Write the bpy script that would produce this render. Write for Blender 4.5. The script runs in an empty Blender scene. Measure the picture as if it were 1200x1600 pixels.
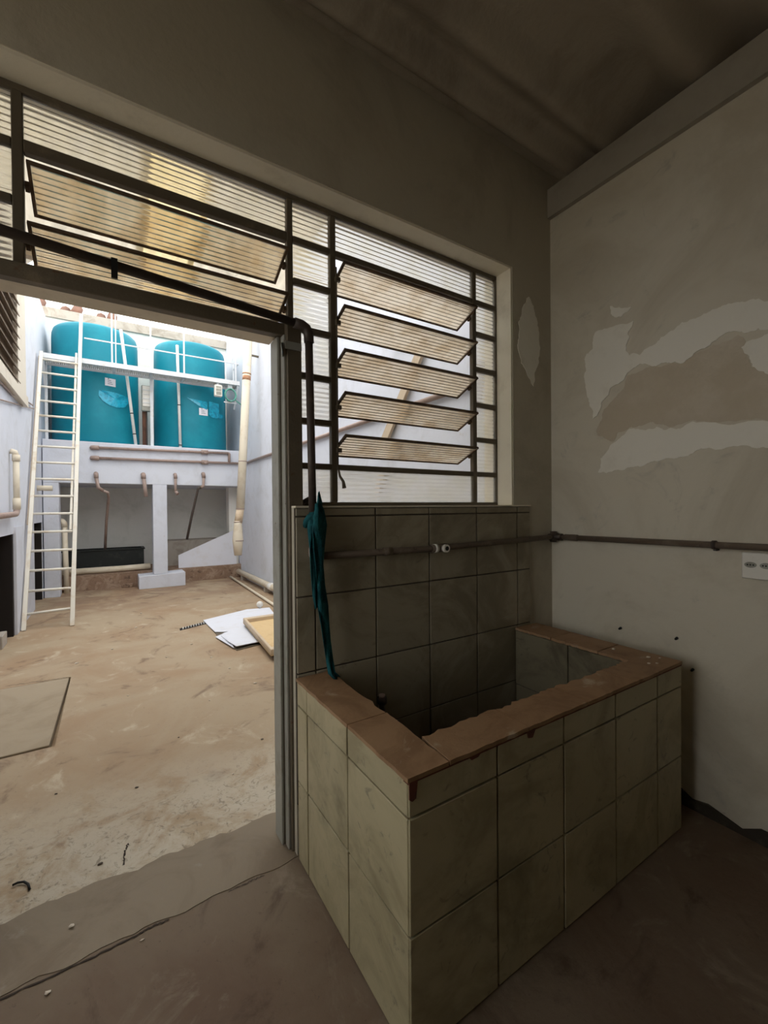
import bpy, bmesh, math, random
from mathutils import Vector, Matrix
random.seed(7)
S = bpy.context.scene
C = S.collection

# ------------------------------------------------------------------ camera, sky, exposure
cam_d = bpy.data.cameras.new('camera')
cam = bpy.data.objects.new('camera', cam_d); C.objects.link(cam); S.camera = cam
yaw, pitch, roll = math.radians(32.58), math.radians(-0.49), math.radians(-0.49)
fw = Vector((math.sin(yaw)*math.cos(pitch), math.cos(yaw)*math.cos(pitch), math.sin(pitch)))
rt = Vector((math.cos(yaw), -math.sin(yaw), 0)); up = rt.cross(fw)
r2 = rt*math.cos(roll)+up*math.sin(roll); u2 = -rt*math.sin(roll)+up*math.cos(roll)
M = Matrix((r2, u2, -fw)).transposed().to_4x4(); M.translation = Vector((0, -1.70, 1.45))
cam.matrix_world = M
cam_d.sensor_fit = 'HORIZONTAL'; cam_d.sensor_width = 36; cam_d.lens = 669.65/1200*36
cam_d.clip_start = .02

w = bpy.data.worlds.new('sky'); S.world = w; w.use_nodes = True
bg = w.node_tree.nodes['Background']
bg.inputs[0].default_value = (1.0, .975, .93, 1); bg.inputs[1].default_value = 3.0

S.view_settings.view_transform = 'Standard'; S.view_settings.look = 'None'
S.view_settings.gamma = 1.0; S.view_settings.use_curve_mapping = False
S.view_settings.exposure = 0.3
cy = S.cycles
cy.use_denoising = True
try: cy.denoiser = 'OPENIMAGEDENOISE'
except Exception: pass
cy.max_bounces = 14; cy.diffuse_bounces = 9; cy.glossy_bounces = 4; cy.transmission_bounces = 10
cy.transparent_max_bounces = 10; cy.sample_clamp_indirect = 6.0; cy.blur_glossy = 1.0

# ------------------------------------------------------------------ materials
def nt(name):
    m = bpy.data.materials.new(name); m.use_nodes = True
    t = m.node_tree; t.nodes.clear()
    out = t.nodes.new('ShaderNodeOutputMaterial')
    return m, t, out
def node(t, typ, **kw):
    n = t.nodes.new(typ)
    for k, v in kw.items(): setattr(n, k, v)
    return n
def col(c): return (c[0], c[1], c[2], 1)
def noise(t, co, scale, detail=5, rough=.6, dist=0.0):
    n = node(t, 'ShaderNodeTexNoise'); n.inputs['Scale'].default_value = scale
    n.inputs['Detail'].default_value = detail; n.inputs['Roughness'].default_value = rough
    n.inputs['Distortion'].default_value = dist
    t.links.new(co, n.inputs['Vector']); return n.outputs['Fac']
def ramp(t, f, a, b):
    r = node(t, 'ShaderNodeMapRange'); r.interpolation_type = 'SMOOTHSTEP'
    r.inputs[1].default_value = a; r.inputs[2].default_value = b
    t.links.new(f, r.inputs[0]); return r.outputs[0]
def mixc(t, f, a, b):
    n = node(t, 'ShaderNodeMix', data_type='RGBA')
    if isinstance(f, float): n.inputs[0].default_value = f
    else: t.links.new(f, n.inputs[0])
    for i, v in ((6, a), (7, b)):
        if isinstance(v, tuple): n.inputs[i].default_value = col(v)
        else: t.links.new(v, n.inputs[i])
    return n.outputs[2]
def mul(t, a, b):
    n = node(t, 'ShaderNodeMath', operation='MULTIPLY')
    for i, v in ((0, a), (1, b)):
        if isinstance(v, float): n.inputs[i].default_value = v
        else: t.links.new(v, n.inputs[i])
    return n.outputs[0]
def coords(t, world=True, offset=True):
    if world:
        g = node(t, 'ShaderNodeNewGeometry'); return g.outputs['Position']
    return node(t, 'ShaderNodeTexCoord').outputs['Object']
def mat(name, c, layers=(), rough=.8, bump=.15, bscale=40, spec=.3, metal=0.0, vary=0.0, coat=0.0):
    """base colour c; layers = (colour, noise scale, lo, hi[, distortion])"""
    m, t, out = nt(name); co = coords(t)
    cur = c
    for L in layers:
        f = ramp(t, noise(t, co, L[1], 6, .65, L[4] if len(L) > 4 else 0.0), L[2], L[3])
        cur = mixc(t, f, cur, L[0])
    b = node(t, 'ShaderNodeBsdfPrincipled')
    if vary:
        oi = node(t, 'ShaderNodeObjectInfo')
        hv = node(t, 'ShaderNodeHueSaturation')
        mr = node(t, 'ShaderNodeMapRange'); mr.inputs[3].default_value = 1-vary; mr.inputs[4].default_value = 1+vary
        t.links.new(oi.outputs['Random'], mr.inputs[0]); t.links.new(mr.outputs[0], hv.inputs['Value'])
        if isinstance(cur, tuple): hv.inputs['Color'].default_value = col(cur)
        else: t.links.new(cur, hv.inputs['Color'])
        cur = hv.outputs['Color']
    if isinstance(cur, tuple): b.inputs['Base Color'].default_value = col(cur)
    else: t.links.new(cur, b.inputs['Base Color'])
    b.inputs['Roughness'].default_value = rough; b.inputs['Metallic'].default_value = metal
    b.inputs['Specular IOR Level'].default_value = spec
    b.inputs['Coat Weight'].default_value = coat
    if bump:
        bp = node(t, 'ShaderNodeBump'); bp.inputs['Strength'].default_value = bump; bp.inputs['Distance'].default_value = .01
        t.links.new(noise(t, co, bscale, 6, .6), bp.inputs['Height']); t.links.new(bp.outputs[0], b.inputs['Normal'])
    t.links.new(b.outputs[0], out.inputs[0])
    return m
def glass_mat(name, tint, haze, transl, rough=.12):
    m, t, out = nt(name); co = coords(t)
    dirt = mixc(t, ramp(t, noise(t, co, 9, 5), .35, .75), tint, transl)
    refr = node(t, 'ShaderNodeBsdfRefraction'); refr.inputs['IOR'].default_value = 1.45
    refr.inputs['Roughness'].default_value = rough; t.links.new(dirt, refr.inputs['Color'])
    tr = node(t, 'ShaderNodeBsdfTranslucent'); t.links.new(dirt, tr.inputs['Color'])
    m1 = node(t, 'ShaderNodeMixShader'); m1.inputs[0].default_value = haze
    t.links.new(refr.outputs[0], m1.inputs[1]); t.links.new(tr.outputs[0], m1.inputs[2])
    gl = node(t, 'ShaderNodeBsdfGlossy'); gl.inputs['Roughness'].default_value = .15
    m2 = node(t, 'ShaderNodeMixShader'); m2.inputs[0].default_value = .04
    t.links.new(m1.outputs[0], m2.inputs[1]); t.links.new(gl.outputs[0], m2.inputs[2])
    t.links.new(m2.outputs[0], out.inputs[0]); return m
def sheet_mat(name, c, trans):
    m, t, out = nt(name); co = coords(t)
    cc = mixc(t, ramp(t, noise(t, co, 5, 5), .4, .8), c, tuple(x*.75 for x in c))
    d = node(t, 'ShaderNodeBsdfDiffuse'); t.links.new(cc, d.inputs[0])
    tr = node(t, 'ShaderNodeBsdfTranslucent'); t.links.new(cc, tr.inputs[0])
    mx = node(t, 'ShaderNodeMixShader'); mx.inputs[0].default_value = trans
    t.links.new(d.outputs[0], mx.inputs[1]); t.links.new(tr.outputs[0], mx.inputs[2])
    t.links.new(mx.outputs[0], out.inputs[0]); return m
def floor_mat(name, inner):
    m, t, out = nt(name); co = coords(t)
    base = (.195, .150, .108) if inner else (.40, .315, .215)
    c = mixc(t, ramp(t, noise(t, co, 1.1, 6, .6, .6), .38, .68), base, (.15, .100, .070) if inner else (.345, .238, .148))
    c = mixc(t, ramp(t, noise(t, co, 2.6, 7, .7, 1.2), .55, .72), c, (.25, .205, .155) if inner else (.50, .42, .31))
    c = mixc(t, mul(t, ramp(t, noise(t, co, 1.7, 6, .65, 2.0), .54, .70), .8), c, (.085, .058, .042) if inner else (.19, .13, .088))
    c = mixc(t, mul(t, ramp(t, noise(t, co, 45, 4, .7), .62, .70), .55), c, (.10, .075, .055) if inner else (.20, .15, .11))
    if not inner:   # worn, flaking grey band along the threshold
        sp = node(t, 'ShaderNodeSeparateXYZ'); t.links.new(co, sp.inputs[0])
        a = ramp(t, sp.outputs[1], 1.25, .35)
        f = mul(t, a, ramp(t, noise(t, co, 3.4, 7, .7, .5), .36, .56))
        c = mixc(t, f, c, (.52, .47, .38))
        f2 = mul(t, a, ramp(t, noise(t, co, 22, 6, .75, 1.5), .53, .63))
        c = mixc(t, mul(t, f2, .7), c, (.19, .155, .115))
        # ground turns darker and redder in patches toward the tank stand
        b2 = ramp(t, sp.outputs[1], 4.6, 7.2)
        f3 = mul(t, b2, ramp(t, noise(t, co, 2.0, 6, .6, 1.0), .36, .62))
        c = mixc(t, mul(t, f3, .8), c, (.24, .155, .105))
    b = node(t, 'ShaderNodeBsdfPrincipled'); t.links.new(c, b.inputs['Base Color'])
    b.inputs['Roughness'].default_value = .78; b.inputs['Specular IOR Level'].default_value = .25
    bp = node(t, 'ShaderNodeBump'); bp.inputs['Strength'].default_value = .35; bp.inputs['Distance'].default_value = .012
    t.links.new(noise(t, co, 14, 9, .7), bp.inputs['Height']); t.links.new(bp.outputs[0], b.inputs['Normal'])
    t.links.new(b.outputs[0], out.inputs[0]); return m

MT = {}
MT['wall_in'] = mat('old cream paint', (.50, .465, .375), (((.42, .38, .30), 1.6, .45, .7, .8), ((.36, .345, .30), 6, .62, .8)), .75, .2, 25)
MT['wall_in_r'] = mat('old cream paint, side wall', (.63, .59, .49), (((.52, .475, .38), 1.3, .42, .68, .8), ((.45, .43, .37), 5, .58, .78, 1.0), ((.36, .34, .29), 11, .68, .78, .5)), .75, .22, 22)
MT['putty'] = mat('smooth filler', (.80, .78, .70), (((.71, .685, .60), 7, .5, .8),), .7, .12, 30)
MT['bare'] = mat('bare tan plaster', (.53, .465, .36), (((.59, .53, .43), 4, .45, .7),), .85, .3, 50)
MT['reveal'] = mat('cream reveal paint', (.80, .75, .62), (((.68, .63, .51), 6, .5, .75),), .7, .15, 30)
MT['out_wall'] = mat('white lime wash', (.64, .67, .745), (((.56, .58, .63), 2.5, .45, .75, .8), ((.52, .50, .47), 9, .64, .80)), .85, .2, 30)
MT['out_wall2'] = mat('white lime wash under the stand', (.82, .82, .78), (((.70, .71, .66), 1.6, .45, .7, .6),), .85, .2, 20)
MT['cream_out'] = mat('cream outdoor paint', (.66, .61, .52), (((.56, .50, .41), 4, .5, .75),), .8, .15, 30)
MT['roof_in'] = mat('grey fibre cement', (.36, .32, .26), (((.25, .215, .17), 1.8, .42, .68, .8),), .9, .25, 40)
MT['beam'] = mat('painted timber beam', (.36, .335, .285), (((.29, .265, .22), 3, .45, .7),), .8, .2, 20)
MT['mould'] = mat('black damp mortar', (.045, .038, .03), (((.08, .07, .055), 12, .5, .7),), .95, .5, 30)
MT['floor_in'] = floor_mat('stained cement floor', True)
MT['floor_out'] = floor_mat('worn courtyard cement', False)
MT['thresh'] = mat('grey cement threshold', (.25, .205, .15), (((.20, .155, .11), 3, .42, .68, 1), ((.31, .28, .23), 8, .6, .75)), .8, .3, 25)
MT['cover'] = mat('grey cement cover', (.36, .295, .21), (((.30, .24, .165), 2.5, .42, .7, 1),), .85, .25, 20)
MT['crack_shade'] = mat('painted crack shade', (.06, .045, .035), (), .95, 0)  # dark colour stands in for the shade inside a deep crack
MT['grout'] = mat('dark grout', (.10, .085, .065), (((.15, .13, .10), 20, .5, .7),), .95, .3, 60)
MT['tile'] = mat('cream glazed tile', (.42, .375, .24), (((.31, .27, .165), 3.2, .42, .66, 1.0), ((.19, .175, .125), 14, .58, .74, 1.5), ((.19, .17, .105), 1.4, .56, .74, .5)), .42, .12, 26, .4, vary=.07)
MT['tile_wall'] = mat('grimy glazed wall tile', (.33, .295, .215), (((.22, .19, .13), 2.6, .40, .64, 1.2), ((.17, .145, .105), 7, .60, .76, 2.0)), .45, .12, 26, .4, vary=.06)
MT['rim'] = mat('dusty terracotta rim tile', (.33, .205, .115), (((.24, .14, .075), 5, .42, .66, .8), ((.46, .37, .27), 9, .6, .76, .5)), .6, .2, 40, .3, vary=.05)
MT['tile_in'] = mat('darker inside tile', (.17, .15, .10), (((.10, .085, .055), 3, .42, .66, 1.0), ((.07, .06, .04), 9, .58, .74, 1.5)), .5, .12, 26, .35, vary=.06)  # darker copy of the tile for the inside of the tub
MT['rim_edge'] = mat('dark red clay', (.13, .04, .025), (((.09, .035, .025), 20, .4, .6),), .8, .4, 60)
MT['tub_in'] = mat('dark tub lining', (.085, .075, .055), (((.05, .045, .033), 4, .45, .7),), .6, .3, 20)  # dark brown colour for the basin floor
MT['frame'] = mat('brown painted steel', (.12, .098, .068), (((.19, .15, .10), 9, .55, .75), ((.12, .06, .03), 26, .62, .72)), .55, .2, 60, .4)
MT['frame_grey'] = mat('grey painted steel', (.33, .33, .29), (((.25, .24, .20), 7, .5, .7), ((.16, .12, .08), 30, .66, .72)), .5, .15, 50, .4)
MT['header_cream'] = mat('cream painted header', (.74, .66, .52), (((.62, .54, .41), 6, .5, .7),), .6, .15, 40)
MT['louver_edge'] = mat('rusty louver clip steel', (.10, .065, .04), (((.20, .12, .065), 18, .5, .7),), .6, .2, 60)
MT['glass'] = glass_mat('fluted glass', (.99, .98, .95), .18, (.96, .94, .87), .06)
MT['glass_brown'] = glass_mat('dusty fluted glass', (.93, .87, .77), .22, (.80, .70, .56), .06)
MT['pipe_dark'] = mat('grimy brown pvc pipe', (.125, .095, .07), (((.19, .155, .12), 10, .5, .72), ((.07, .05, .04), 30, .6, .72)), .55, .15, 60, .4)
MT['pipe_black'] = mat('dark brown pipe', (.055, .04, .033), (((.10, .07, .05), 14, .55, .75),), .5, .1, 50, .4)
MT['pipe_brown'] = mat('brown pvc', (.34, .255, .22), (((.26, .185, .155), 9, .5, .7), ((.45, .37, .33), 16, .6, .75)), .5, .1, 50, .4)
MT['pipe_cream'] = mat('cream pvc', (.72, .65, .52), (((.63, .54, .40), 5, .5, .72),), .5, .08, 40, .4)
MT['pipe_white'] = mat('white pvc', (.76, .75, .72), (((.66, .63, .57), 8, .55, .75),), .45, .08, 40, .4)
MT['white'] = mat('white plastic', (.75, .73, .67), (((.66, .63, .56), 10, .5, .75),), .45, .05, 40)
MT['black'] = mat('black plastic', (.012, .012, .012), (), .5, 0)
MT['trough'] = mat('black plastic trough', (.014, .018, .018), (((.03, .035, .033), 8, .5, .7),), .5, .1, 30)
MT['teal'] = mat('teal cloth', (.018, .11, .125), (((.012, .06, .075), 14, .42, .65), ((.03, .18, .20), 40, .55, .75)), .9, .4, 120, .1)
MT['tank'] = mat('turquoise polyethylene', (.007, .215, .295), (((.010, .26, .345), 2.2, .45, .7), ((.02, .27, .34), 12, .68, .8)), .48, .06, 12, .25)
MT['cyan_patch'] = mat('bright cyan plastic', (.015, .42, .62), (((.01, .28, .44), 9, .45, .62, 1.5),), .25, .4, 14, .5)
MT['steel_paint'] = mat('pale grey painted steel', (.66, .69, .72), (((.58, .56, .52), 8, .52, .72), ((.45, .27, .14), 16, .68, .74)), .5, .1, 40)
MT['ladder'] = mat('cream painted ladder', (.72, .69, .61), (((.62, .53, .41), 5, .5, .7), ((.40, .27, .17), 22, .66, .72)), .55, .15, 40)
MT['ladder_tan'] = mat('tan weathered stile', (.56, .46, .36), (((.66, .58, .47), 5, .5, .7),), .6, .15, 40)
MT['grating'] = mat('galvanised grating', (.50, .50, .49), (((.40, .30, .20), 7, .6, .7),), .6, .1, 40)
MT['concrete'] = mat('weathered concrete', (.43, .39, .34), (((.30, .26, .215), 3.5, .45, .7, 1),), .9, .3, 20)
MT['soil'] = mat('red brown earth and mortar', (.25, .165, .115), (((.36, .265, .195), 5, .45, .65, 1), ((.13, .085, .06), 9, .55, .7)), .95, .8, 16)
MT['paper'] = mat('pale grey board', (.72, .74, .81), (((.67, .67, .70), 5, .5, .75),), .7, .08, 20)
MT['tray_rim'] = mat('tan moulded rim', (.62, .50, .36), (((.52, .40, .27), 6, .5, .7),), .6, .1, 30)
MT['tray_in'] = mat('yellow board', (.68, .50, .27), (((.58, .40, .20), 6, .45, .7),), .7, .1, 30)
MT['dark_slat'] = mat('brown weathered shutter slat', (.33, .27, .215), (((.24, .19, .145), 9, .45, .7),), .7, .2, 40)
MT['hollow_shade'] = mat('painted hollow shade', (.020, .016, .014), (), .9, 0)  # near black, paints in the shade of hollows
MT['sheet_trans'] = sheet_mat('translucent fibre sheet', (.90, .87, .80), .6)
MT['sheet_yellow'] = sheet_mat('yellow translucent sheet', (.96, .89, .70), .7)
MT['timber'] = mat('pale timber', (.56, .46, .34), (((.42, .33, .23), 9, .5, .7),), .8, .2, 30)
MT['clay_roof'] = mat('clay roof', (.16, .075, .048), (((.10, .05, .034), 6, .45, .65),), .9, .3, 20)
MT['metal_shiny'] = mat('zinc plate', (.50, .53, .50), (((.35, .36, .33), 12, .5, .7),), .35, .1, 40, .5, metal=.7)
MT['green_dev'] = mat('green coiled hose', (.10, .32, .26), (((.2, .42, .36), 20, .5, .7),), .5, .1, 40)
MT['sticker'] = mat('white paper label', (.80, .80, .86), (), .6, 0)
MT['ink'] = mat('dark label print', (.10, .10, .14), (), .6, 0)
MT['stone'] = mat('pale mortar chip', (.62, .55, .46), (((.5, .42, .33), 30, .5, .7),), .9, .3, 80)
MT['stone_dark'] = mat('dark gravel chip', (.10, .08, .065), (), .9, .3, 80)
MT['rust'] = mat('rusty strap', (.42, .22, .12), (((.62, .50, .38), 14, .5, .65),), .8, .2, 40)
MT['outside'] = mat('pale ground', (.5, .45, .38), (), .9, 0)

# ------------------------------------------------------------------ mesh helpers
class MB:
    def __init__(s): s.v = []; s.f = []; s.sm = []
    def add(s, vs, fs, smooth=False):
        n = len(s.v); s.v += [tuple(v) for v in vs]
        for f in fs: s.f.append([i+n for i in f]); s.sm.append(smooth)
        return s
    def box(s, x0, x1, y0, y1, z0, z1):
        x0, x1 = min(x0, x1), max(x0, x1); y0, y1 = min(y0, y1), max(y0, y1); z0, z1 = min(z0, z1), max(z0, z1)
        return s.add([(x0,y0,z0),(x1,y0,z0),(x1,y1,z0),(x0,y1,z0),(x0,y0,z1),(x1,y0,z1),(x1,y1,z1),(x0,y1,z1)],
              [(0,3,2,1),(4,5,6,7),(0,1,5,4),(1,2,6,5),(2,3,7,6),(3,0,4,7)])
    def tube(s, pts, r, n=12, caps=True, hollow=0.0):
        pts = [Vector(p) for p in pts]; rs = r if isinstance(r, (list, tuple)) else [r]*len(pts)
        vs = []; prev = None
        for i, p in enumerate(pts):
            if i == 0: d = pts[1]-pts[0]
            elif i == len(pts)-1: d = pts[-1]-pts[-2]
            else: d = (pts[i+1]-p).normalized()+(p-pts[i-1]).normalized()
            d.normalize()
            if prev is None:
                a = Vector((0,0,1)) if abs(d.z) < .9 else Vector((1,0,0)); u = d.cross(a).normalized()
            else: u = (prev-d*prev.dot(d)).normalized()
            prev = u; vv = d.cross(u)
            for k in range(n):
                an = 2*math.pi*k/n; vs.append(p+(u*math.cos(an)+vv*math.sin(an))*rs[i])
        fs = []
        for i in range(len(pts)-1):
            for k in range(n): fs.append((i*n+k, i*n+(k+1)%n, (i+1)*n+(k+1)%n, (i+1)*n+k))
        s.add(vs, fs, True)
        if caps:
            s.add(vs[:n], [tuple(range(n))[::-1]]); s.add(vs[-n:], [tuple(range(n))])
        return s
    def bar(s, a, b, w, h, up=(0,0,1)):
        a = Vector(a); b = Vector(b); d = (b-a).normalized(); upv = Vector(up)
        if abs(d.dot(upv)) > .98: upv = Vector((0,1,0))
        u = d.cross(upv).normalized(); v = u.cross(d).normalized()
        vs = []
        for p in (a, b):
            for i, j in ((-1,-1),(1,-1),(1,1),(-1,1)): vs.append(p+u*(w/2*i)+v*(h/2*j))
        return s.add(vs, [(0,1,2,3)[::-1],(4,5,6,7),(0,1,5,4),(1,2,6,5),(2,3,7,6),(3,0,4,7)])
    def prism(s, poly, off):
        """closed polygon (3D points, planar) extruded by off"""
        off = Vector(off); n = len(poly)
        a = [Vector(p) for p in poly]; b = [p+off for p in a]
        nrm = Vector((0,0,0))
        for i in range(n): nrm += a[i].cross(a[(i+1) % n])
        fs = [tuple(range(n)), tuple(range(n, 2*n))[::-1]] + [((i+1)%n, i, n+i, n+(i+1)%n) for i in range(n)]
        if nrm.dot(off) > 0: fs = [f[::-1] for f in fs]
        return s.add(a+b, fs)
    def lathe(s, c, prof, n=40):
        vs = []
        for r, z in prof:
            for k in range(n):
                an = 2*math.pi*k/n; vs.append((c[0]+r*math.cos(an), c[1]+r*math.sin(an), c[2]+z))
        fs = []
        for i in range(len(prof)-1):
            for k in range(n): fs.append((i*n+k, i*n+(k+1)%n, (i+1)*n+(k+1)%n, (i+1)*n+k))
        s.add(vs, fs, True)
        s.add(vs[:n], [tuple(range(n))[::-1]]); s.add(vs[-n:], [tuple(range(n))]); return s
    def ball(s, c, r, n=16, squash=(1,1,1)):
        vs = []; m = n//2
        for i in range(m+1):
            th = math.pi*i/m
            for k in range(n):
                an = 2*math.pi*k/n
                vs.append((c[0]+r*squash[0]*math.sin(th)*math.cos(an), c[1]+r*squash[1]*math.sin(th)*math.sin(an), c[2]-r*squash[2]*math.cos(th)))
        fs = [(i*n+k, i*n+(k+1)%n, (i+1)*n+(k+1)%n, (i+1)*n+k) for i in range(m) for k in range(n)]
        return s.add(vs, fs, True)
def wloc(o):
    p = Vector((0,0,0))
    while o: p += o.location; o = o.parent
    return p
def obj(name, mb, m, parent=None, bevel=0.0):
    me = bpy.data.meshes.new(name)
    o = bpy.data.objects.new(name, me); C.objects.link(o)
    off = wloc(parent) if parent else Vector((0,0,0))
    me.from_pydata([Vector(v)-off for v in mb.v], [], mb.f)
    for p, sm in zip(me.polygons, mb.sm): p.use_smooth = sm
    bm = bmesh.new(); bm.from_mesh(me)
    bmesh.ops.remove_doubles(bm, verts=bm.verts, dist=1e-6)
    if bevel: bmesh.ops.bevel(bm, geom=bm.edges[:], offset=bevel, segments=1, affect='EDGES')
    ng = [f for f in bm.faces if len(f.verts) > 4]
    if ng: bmesh.ops.triangulate(bm, faces=ng)
    bm.to_mesh(me); bm.free(); me.update()
    me.materials.append(MT[m])
    if parent: o.parent = parent
    return o
def tag(o, label, cat, group=None, kind=None):
    o['label'] = label; o['category'] = cat
    if group: o['group'] = group
    if kind: o['kind'] = kind
    return o
def thing(name, loc, label, cat, group=None, kind=None):
    o = bpy.data.objects.new(name, None); C.objects.link(o); o.location = loc; o.empty_display_size = .1
    return tag(o, label, cat, group, kind)
def struct(name, mb, m, label, cat): return tag(obj(name, mb, m), label, cat, kind='structure')
def bxo(name, m, p, *a, bevel=0.0): return obj(name, MB().box(*a), m, p, bevel)
def arc(c, a0, a1, r, u, v, n=6):
    c, u, v = Vector(c), Vector(u), Vector(v)
    return [c+u*(r*math.cos(a0+(a1-a0)*i/n))+v*(r*math.sin(a0+(a1-a0)*i/n)) for i in range(n+1)]
def rough_poly(pts, amp, depth=3):
    pts = [Vector(p) for p in pts]
    for d in range(depth):
        out = []
        for i, p in enumerate(pts):
            q = pts[(i+1) % len(pts)]; L = (q-p).length
            out += [p, (p+q)/2+Vector((random.uniform(-1,1), random.uniform(-1,1)))*min(amp, L*.16)]
        pts = out; amp *= .6
    return pts

# ------------------------------------------------------------------ room shell
XR, XL, YB, ZC = 2.335, -1.7, -3.9, 3.46
T = .22        # window wall thickness
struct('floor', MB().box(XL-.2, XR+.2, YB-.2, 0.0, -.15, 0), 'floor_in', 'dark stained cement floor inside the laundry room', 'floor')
tp = [(-.62, -.004)]+[(-.62+1.28*i/40, -.006+.010*math.sin(i*.9)*math.sin(i*.31)+random.uniform(-.003, .003)) for i in range(41)]
tp += [(.66-1.28*i/44, .30+.014*math.sin(i*.7)*math.sin(i*.23)+random.uniform(-.007, .007)) for i in range(45)]
thr = struct('trim_1', MB().prism([(x_, y_, -.02) for x_, y_ in tp], (0, 0, .0225)), 'thresh', 'grey cement threshold strip across the open doorway', 'threshold')
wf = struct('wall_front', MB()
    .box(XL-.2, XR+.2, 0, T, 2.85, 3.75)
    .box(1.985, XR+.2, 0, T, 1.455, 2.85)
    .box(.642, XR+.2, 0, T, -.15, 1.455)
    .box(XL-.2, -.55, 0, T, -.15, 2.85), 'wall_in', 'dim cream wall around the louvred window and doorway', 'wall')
obj('window_reveal', MB().box(-.55, 1.985, .004, T-.002, 2.838, 2.852).box(1.974, 1.987, .004, T-.002, 1.457, 2.838), 'reveal', wf)
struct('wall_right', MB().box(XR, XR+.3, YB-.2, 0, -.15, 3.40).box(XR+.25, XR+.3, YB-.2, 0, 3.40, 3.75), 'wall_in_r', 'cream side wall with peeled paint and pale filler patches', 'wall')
wr = bpy.data.objects['wall_right']
struct('wall_back', MB().box(XL-.2, XR+.2, YB-.2, YB, -.15, 3.75), 'wall_in', 'plain cream wall at the far end of the laundry room', 'wall')
struct('wall_left', MB().box(XL-.2, XL, YB, -1.5, -.15, 3.75).box(XL-.2, XL, -.12, 0, -.15, 3.75).box(XL-.2, XL, -1.5, -.12, -.15, 1.05).box(XL-.2, XL, -1.5, -.12, 2.85, 3.75), 'wall_in', 'cream wall left of the doorway, with an unseen opening added to let in sky light', 'wall')  # off-frame opening added so sky light brightens the room
# corrugated roof seen from below (ribs run along the window wall)
prof = [(.10, 3.55), (-.04, 3.52), (-.14, 3.425), (-.24, 3.50), (-.37, 3.415), (-.50, 3.50), (-.62, 3.53), (-.82, 3.42), (-.97, 3.52)]
y = -.97
k = 0
while y > YB-.1:
    y -= .15; prof.append((y, 3.425 if k % 2 == 0 else 3.52)); k += 1
pr = []
for i in range(len(prof)-1):
    (y0, z0), (y1, z1) = prof[i], prof[i+1]
    for j in range(8):
        f = j/8; pr.append((y0+(y1-y0)*f, z0+(z1-z0)*(.5-.5*math.cos(math.pi*f))))
pr.append(prof[-1])
m = MB(); vs = []
for y, z in pr: vs += [(XL-.2, y, z), (XR+.28, y, z), (XL-.2, y, z+.012), (XR+.28, y, z+.012)]
fs = []
for i in range(len(pr)-1):
    a = i*4; b = a+4; fs += [(a, a+1, b+1, b), (a+2, b+2, b+3, a+3)]
m.add(vs, fs, True)
struct('ceiling', m, 'roof_in', 'dark corrugated fibre cement roof over the laundry room', 'ceiling')
struct('trim_2', MB().box(XR-.03, XR, YB, -.002, 3.238, 3.412), 'beam', 'flat beam along the top of the side wall under the roof', 'beam')
# damp black band at the foot of the side wall
pts = [(XR, -.0, 0)]
n = 60
top = [(XR, -3.85+3.85*i/n, .055+.03*math.sin(i*1.7)*math.sin(i*.53)+random.uniform(-.008, .008)) for i in range(n+1)]
struct('baseboard_right', MB().prism([(XR, -3.85, 0)]+top+[(XR, 0, 0)], (-.012, 0, 0)), 'mould', 'black damp ragged band along the foot of the side wall', 'baseboard')

# filler patches
def px_wall(X, Y):   # photo crop coordinates -> point on the side wall (y, z)
    u, v = 800+X/3.0, 440+Y/3.0
    d = r2*((u-600)/669.65)-u2*((v-800)/669.65)+fw
    t = XR/d.x; return Vector((-1.70+d.y*t, 1.45+d.z*t))
def patch(name, crop, m, th, amp=.02, clean=4):
    poly = rough_poly([px_wall(*p) for p in crop], amp, clean)
    obj(name, MB().prism([(XR, p.x, p.y) for p in poly], (-th, 0, 0)), m, wr)
patch('bare_plaster', [(430,600),(540,440),(700,400),(880,330),(1060,250),(1120,400),(1200,430),(1420,430),(1420,650),(1200,650),(880,655),(700,670),(560,680),(470,750),(400,720)], 'bare', .0012)
patch('filler_patch', [(395,235),(570,183),(545,240),(535,300),(550,345),(600,345),(640,310),(700,260),(800,190),(900,150),(1040,100),(1200,92),(1420,80),(1420,215),(1200,225),(1100,240),(1040,232),(960,275),(880,320),(790,385),(740,380),(690,390),(650,395),(600,385),(540,430),(500,480),(440,545),(415,600),(380,645),(365,570),(345,480),(345,400),(350,340),(375,320)], 'putty', .003, .016, 4)
patch('filler_patch', [(1075,310),(1200,245),(1420,240),(1420,420),(1160,420),(1120,370)], 'putty', .003)
patch('filler_patch', [(405,895),(415,830),(470,760),(560,690),(680,680),(790,690),(880,660),(1200,655),(1420,650),(1420,785),(1200,780),(1000,780),(870,790),(760,830),(650,845),(560,870),(480,885)], 'putty', .003, .016, 4)
patch('filler_patch', [(460,115),(560,120),(510,165),(470,160)], 'putty', .002)
cpt = [(2.03,2.42),(2.035,2.54),(2.07,2.63),(2.13,2.71),(2.175,2.64),(2.215,2.54),(2.23,2.42),(2.21,2.32),(2.18,2.27),(2.165,2.18),(2.135,2.22),(2.08,2.28),(2.045,2.34)]
obj('filler_patch', MB().prism([(p.x, 0, p.y) for p in rough_poly(cpt, .012)], (0, -.003, 0)), 'putty', wf)
for yy, zz in ((-.43,.788), (-.705,.802), (-.773,.669)):
    obj('wall_plug', MB().tube([(XR, yy, zz), (XR-.018, yy, zz-.003)], [.007, .005], 8), 'black', wr)

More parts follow.
